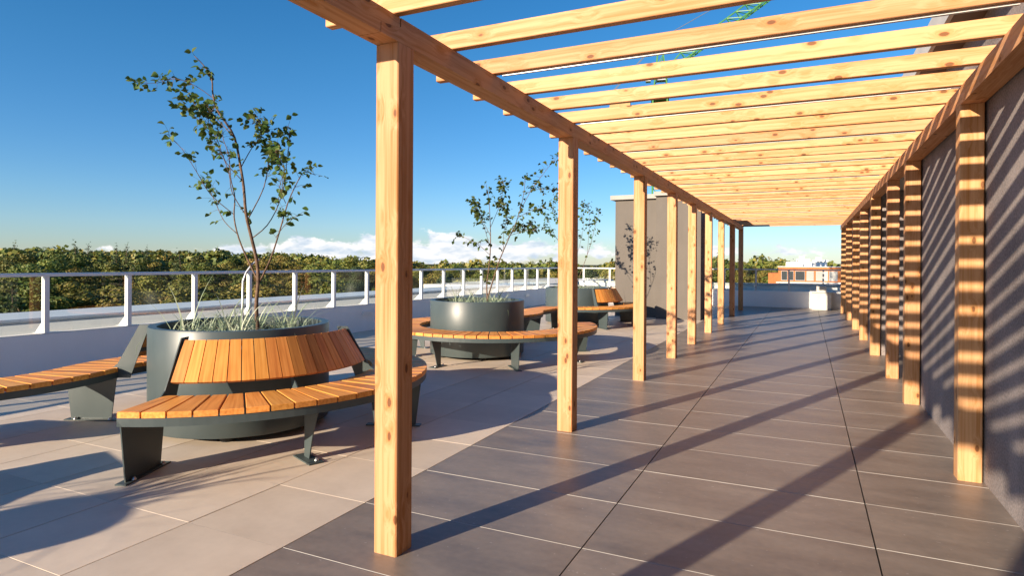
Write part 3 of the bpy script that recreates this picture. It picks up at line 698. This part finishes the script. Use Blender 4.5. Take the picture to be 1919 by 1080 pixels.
for k in range(6):                                       # broadleaf forms, about 12 m tall
    g = random.Random(50 + k); bl = [(0, 0, 7.8, 2.3, 1.05)]
    for j in range(13): a = 2.4 * j + g.uniform(-.5, .5); zz = 4.2 + 6.6 * j / 12 + g.uniform(-.5, .5); rr = 2.5 * math.sqrt(max(.05, 1 - ((zz - 6.8) / 4.6) ** 2)); bl.append((rr * math.cos(a), rr * math.sin(a), zz, g.uniform(.8, 1.45), g.uniform(.65, .95)))
    kinds.append(('broadleaf_tree', crown_mesh('crown', (m_oak, m_olive)[k % 2], 8000, bl, .155, 60 + k), trunk_mesh((m_trunk, m_pinetrunk)[k == 3], 9.5, .2, 80 + k),
                  ('deep green broadleaf tree in the wood below the terrace', 'yellow-olive broadleaf tree in the wood below the terrace')[k % 2]))
for k in range(2):                                       # spruces
    bl = [((.25 if j % 2 else -.25), 0, 2.2 + j * .53, 2.2 - j * .094, .55) for j in range(23)]
    kinds.append(('conifer_tree', crown_mesh('crown', m_fir, 6000, bl, .14, 90 + k), trunk_mesh(m_trunk, 13, .17, 95 + k, 0), 'dark pointed spruce standing above the wood'))
bl = [(0, 0, 11, 1.9, .8), (1.2, .4, 10, 1.2, .7), (-1.1, .5, 9.6, 1.3, .7), (.2, -1.1, 9.3, 1.2, .7), (.3, .3, 12.2, 1.2, .7)]
kinds.append(('pine_tree', crown_mesh('crown', m_fir, 5000, bl, .14, 99), trunk_mesh(m_pinetrunk, 11.5, .2, 98, 5, 1.3), 'pine with bare reddish trunk in the wood below the terrace'))
def at_bearing(px, d):
    a = math.atan((px - 959.5) / 1165.75) - YAW; return d * math.sin(a), d * math.cos(a)
def tree(kind, x, y, h, g, lab2=None):
    nm, cr, tr, lab = kinds[kind]; gz = ground_z(x, y); s = h / (12.2 if kind < 6 else 14.2 if kind < 8 else 13.2)
    t = thing(nm, lab2 or lab, 'tree', (x, y, gz), g.uniform(0, 6.28), 'trees of the wood beyond the terrace'); k = g.uniform(1.1, 1.7) if kind < 6 else 1.1; t.scale = (s * k, s * k, s)
    place(tr, 'trunk', t); place(cr, 'crown', t)
g = random.Random(21)
spots = []
def top_target(px):                                       # skyline height in metres at 150 m
    if px < 520: return 3.6
    if px < 1180: return 3.6 - 2.4 * min(1, (px - 520) / 230)
    return 2.3 - 1.0 * min(1, max(0, (px - 1450) / 60))
tries = 0
while len(spots) < 190 and tries < 6000:
    tries += 1; px = g.uniform(-160, 1160) if g.random() < .85 else g.uniform(1320, 1640); d = 48 + 110 * g.random() ** 1.1
    x, y = at_bearing(px, d)
    if d < 75 and px > 700: continue
    if px > 1250 and d < 130: continue
    if x > -16 and y < 50: continue
    if any((x - a) ** 2 + (y - c) ** 2 < (4.6 + d * .014) ** 2 for a, c in spots): continue
    spots.append((x, y)); f = min(1, max(0, (d - 50) / 100))
    top = -3.6 + f * (top_target(px) + 3.6) + g.uniform(-2.6, 1.0)
    r = g.random(); kind = g.randrange(6) if r < .84 else (8 if r < .93 else 6 + g.randrange(2))
    if kind in (6, 7): top += g.uniform(.4, 1.5)
    tree(kind, x, y, max(6.5, top - ground_z(x, y)), g)
for px, d, up_ in ((28, 150, 1.2), (140, 150, 1.6), (166, 155, 1.3), (218, 148, .9), (238, 150, 1.2), (275, 160, .9), (1345, 150, .5)):
    x, y = at_bearing(px, d); tree(6 if up_ > 1 else 7, x, y, 4.3 + up_ - ground_z(x, y), g)
for i in range(46):                                      # the wooded rise left of the brick house
    px = g.uniform(1316, 1486); d = g.uniform(125, 200); x, y = at_bearing(px, d)
    yt = 482 + 9 * min(1.3, abs(px - 1402) / 75) ** 1.5 + g.uniform(0, 5) + (200 - d) * .10
    kd = g.randrange(6); tree(kd, x, y, max(6, 1.32 + (493 - yt) / 1166 * d * .93 - ground_z(x, y)), g, ('deep green', 'yellow-olive')[kd % 2] + ' broadleaf tree on the wooded rise beside the brick apartment house')
# the far part of the wood reads as one mass
def mass():
    q = np.random.default_rng(5); V = []; F = []; base = np.array([(-1, 0, 0), (0, -.8, .2), (1, 0, 0), (0, .8, .2)])
    g2 = random.Random(77); nt_ = 0
    while nt_ < 640:
        px = g2.uniform(-300, 1750); d = g2.uniform(150, 330); x, y = at_bearing(px, d)
        if 1290 < px < 1640 and d < 150: continue
        hill = .3 * math.exp(-((px - 1405) / 45) ** 2)
        far = 1.0 if px < 1180 else .9
        top = 1.32 + (top_target(px) + hill - 1.32) * far * (d / 165 if px < 620 else 1.) * .92 + g2.uniform(-2.6, .8)
        cnt = 210; c = np.array((x, y, top - 3.0)); dd = q.normal(size=(cnt, 3)); dd[:, 2] = np.abs(dd[:, 2]) * 1.0 - .25; dd /= np.linalg.norm(dd, axis=1)[:, None]
        p = c + dd * np.array((3.1, 3.1, 3.0)) * q.uniform(.75, 1.08, (cnt, 1)) * (1 + .2 * np.sin(4 * dd[:, :1] + px))
        nr_ = dd + q.normal(0, .5, (cnt, 3)); nr_ /= np.linalg.norm(nr_, axis=1)[:, None]
        u = np.cross(nr_, q.normal(size=(cnt, 3))); u /= np.linalg.norm(u, axis=1)[:, None]; v = np.cross(nr_, u); s = q.uniform(.3, .75, (cnt, 1))
        o = len(V); V += np.stack([p - u * s, p - v * s * .8, p + u * s, p + v * s * .8], 1).reshape(-1, 3).tolist(); F += [(o + 4 * i, o + 4 * i + 1, o + 4 * i + 2, o + 4 * i + 3) for i in range(cnt)]; nt_ += 1
    me = bpy.data.meshes.new('woodland'); me.from_pydata(V, [], F); me.materials.append(m_wood_far)
    return tag(place(me, 'woodland'), 'mixed green and yellowing woodland along the horizon', 'woodland', None, 'stuff')
mass()

# ------------------------------------------------------------------ orange apartment house and far blocks
ab = thing('brick_apartment_house', 'orange brick apartment house with white balcony edges beyond the far parapet', 'building', (10, 110, -14))
def abox(name, mat, x0, x1, y0, y1, z0, z1, par=ab):
    q = MB(); q.box(x0 - 10, x1 - 10, y0 - 110, y1 - 110, z0 + 14, z1 + 14); return q.build(name, mat, par)
abox('wall', m_brick, -4.2, 26, 110, 124, -14, .92); abox('side_block', m_brick, -5.8, -4.21, 111.5, 123, -14, -.1)
abox('roof', m_roofw, -4.3, 26.1, 109.8, 124.1, .922, 1.02); abox('penthouse', m_roofw, -3.2, 3.0, 114, 120, 1.022, 1.75); abox('penthouse', m_roofw, 5.2, 9, 113, 120, 1.022, 1.6)
for k, x in enumerate((-2.6, -1.3, .1, .9, 1.9, 2.6)): abox('roof_vent', m_alug, x, x + .22, 112.2, 112.5, 1.022, 1.5 + .3 * (k % 3))
for fl in range(3):
    zb = -1.25 - 2.9 * fl
    abox('balcony_slab', m_slab, -4.5, 26, 108.9, 109.998, zb - .42, zb - .22)
    for k, (x0, x1) in enumerate(((-3.7, -2.9), (-2.55, -2.0), (-1.65, -.35), (0., .95), (1.35, 2.95), (3.2, 4.3), (5.0, 6.2), (6.8, 8.2), (9, 10.4), (11.5, 13))):
        wn = abox('window', m_alug, x0 - .04, x1 + .04, 109.94, 109.999, zb, zb + 1.52)
        abox('pane', m_win, x0, x1, 109.92, 109.939, zb + .07, zb + 1.48, wn)
for px, d, wd, z0, z1, lb in ((1505, 420, 7.5, -6, 4.9, 'small white block with stepped roof far off above the woods'), (1537, 440, 9, -6, 4.4, 'long white block far off above the woods')):
    x, y = at_bearing(px, d); fb = thing('white_block', lb, 'building', (x, y, z0))
    q = MB(); q.box(-wd / 2, wd / 2, 0, 8, 0, z1 - z0); q.build('wall', m_slab, fb)
    q = MB(); q.box(-wd * .3, wd * .1, 1, 5, z1 - z0 + .002, z1 - z0 + 1.6); q.build('roof', m_roofw, fb)
    for k in range(4): q = MB(); q.box(-wd * .42 + k * wd * .22, -wd * .42 + k * wd * .22 + wd * .12, -.06, -.002, z1 - z0 - 2.4, z1 - z0 - .9); q.build('window', m_win, fb)

# ------------------------------------------------------------------ tower crane
cx, cy_ = at_bearing(1235, 66.0)
cr = thing('tower_crane', 'green lattice tower crane rising behind the pergola rafters', 'crane', (cx, cy_, -14), -math.atan2(cx, cy_))
def cz(v): return v + 14
mast = MB(); hw = .72
zt = cz(18.2)
for sx_ in (-hw, hw):
    for sy_ in (-hw, hw): mast.bar((sx_, sy_, 0), (sx_, sy_, zt), .15)
k = 0; zc = 0
while zc < zt - 1.4:
    for (ax, ay), (bx, by) in (((-hw, -hw), (hw, -hw)), ((hw, -hw), (hw, hw)), ((hw, hw), (-hw, hw)), ((-hw, hw), (-hw, -hw))):
        mast.bar((ax, ay, zc), (bx, by, zc + 1.45), .08); mast.bar((ax, ay, zc), (bx, by, zc), .07)
    zc += 1.45
mast.build('mast', m_green, cr)
pl = MB(); pl.box(-.9, .9, -.9, .9, zt + .003, zt + .35); pl.build('slewing_ring', m_green, cr)
cj = MB()
for sy_ in (-.6, .6):
    cj.bar((-5.2, sy_, zt + .45), (1.0, sy_, zt + .45), .14); cj.bar((-5.2, sy_, zt + 1.0), (1.0, sy_, zt + 1.0), .09)
    for i in range(8): cj.bar((-5.2 + i * .775, sy_, zt + (.45 if i % 2 else 1.0)), (-5.2 + (i + 1) * .775, sy_, zt + (1.0 if i % 2 else .45)), .07)
for i in range(9): cj.bar((-5.2 + i * .775, -.6, zt + .45), (-5.2 + i * .775, .6, zt + .45), .07)
cj.build('counter_jib', m_green, cr)
q = MB(); q.box(-5.1, -3.0, -.55, .55, zt - 1.7, zt + .36); q.build('counterweight', m_tan, cr)
q = MB(); q.box(-1.45, -.95, -.7, .1, zt + 1.9, zt + 3.1); q.build('cabin', m_alu, cr)
hd = MB()
for sy_ in (-.5, .5):
    hd.bar((-.7, sy_, zt + .36), (-.1, sy_, cz(24.6)), .13); hd.bar((.8, sy_, zt + .36), (.1, sy_, cz(24.6)), .13)
    for i in range(4): f = i / 4; hd.bar((-.7 + .6 * f, sy_, zt + .36 + 6 * f), (.8 - .7 * (f + .2), sy_, zt + .36 + 6 * (f + .2)), .08)
hd.bar((0, -.5, cz(24.6)), (0, .5, cz(24.6)), .2); hd.build('tower_head', m_green, cr)
q = MB(); q.box(-.4, .75, -.45, .45, zt + 2.0, zt + 2.9); q.build('winch', m_alug, cr)
jb = MB(); A = Vector((.8, 0, cz(21.0))); B = Vector((24, 0, cz(37.0))); dj = (B - A).normalized(); nj = Vector((-dj.z, 0, dj.x)); NB = 26
def jp(i, which):
    p = A.lerp(B, i / NB); h = 1.0 * min(1, .35 + i * .3)
    return p + nj * h if which == 0 else p + Vector((0, .55 if which == 1 else -.55, 0))
for i in range(NB):
    for wch in range(3): jb.bar(jp(i, wch), jp(i + 1, wch), .12)
    for a_, b_ in ((0, 1), (0, 2), (1, 2)): jb.bar(jp(i, a_), jp(i + 1, b_), .07); jb.bar(jp(i, a_), jp(i, b_), .06)
jb.build('jib', m_green, cr)
cb = MB(); cb.bar((0, 0, cz(24.6)), jp(18, 0), .05); cb.bar((0, .2, cz(24.6)), (-5.0, .2, zt + 1.0), .05); cb.bar((0, -.2, cz(24.6)), (-5.0, -.2, zt + 1.0), .05); cb.build('pendant_cable', m_cable, cr)
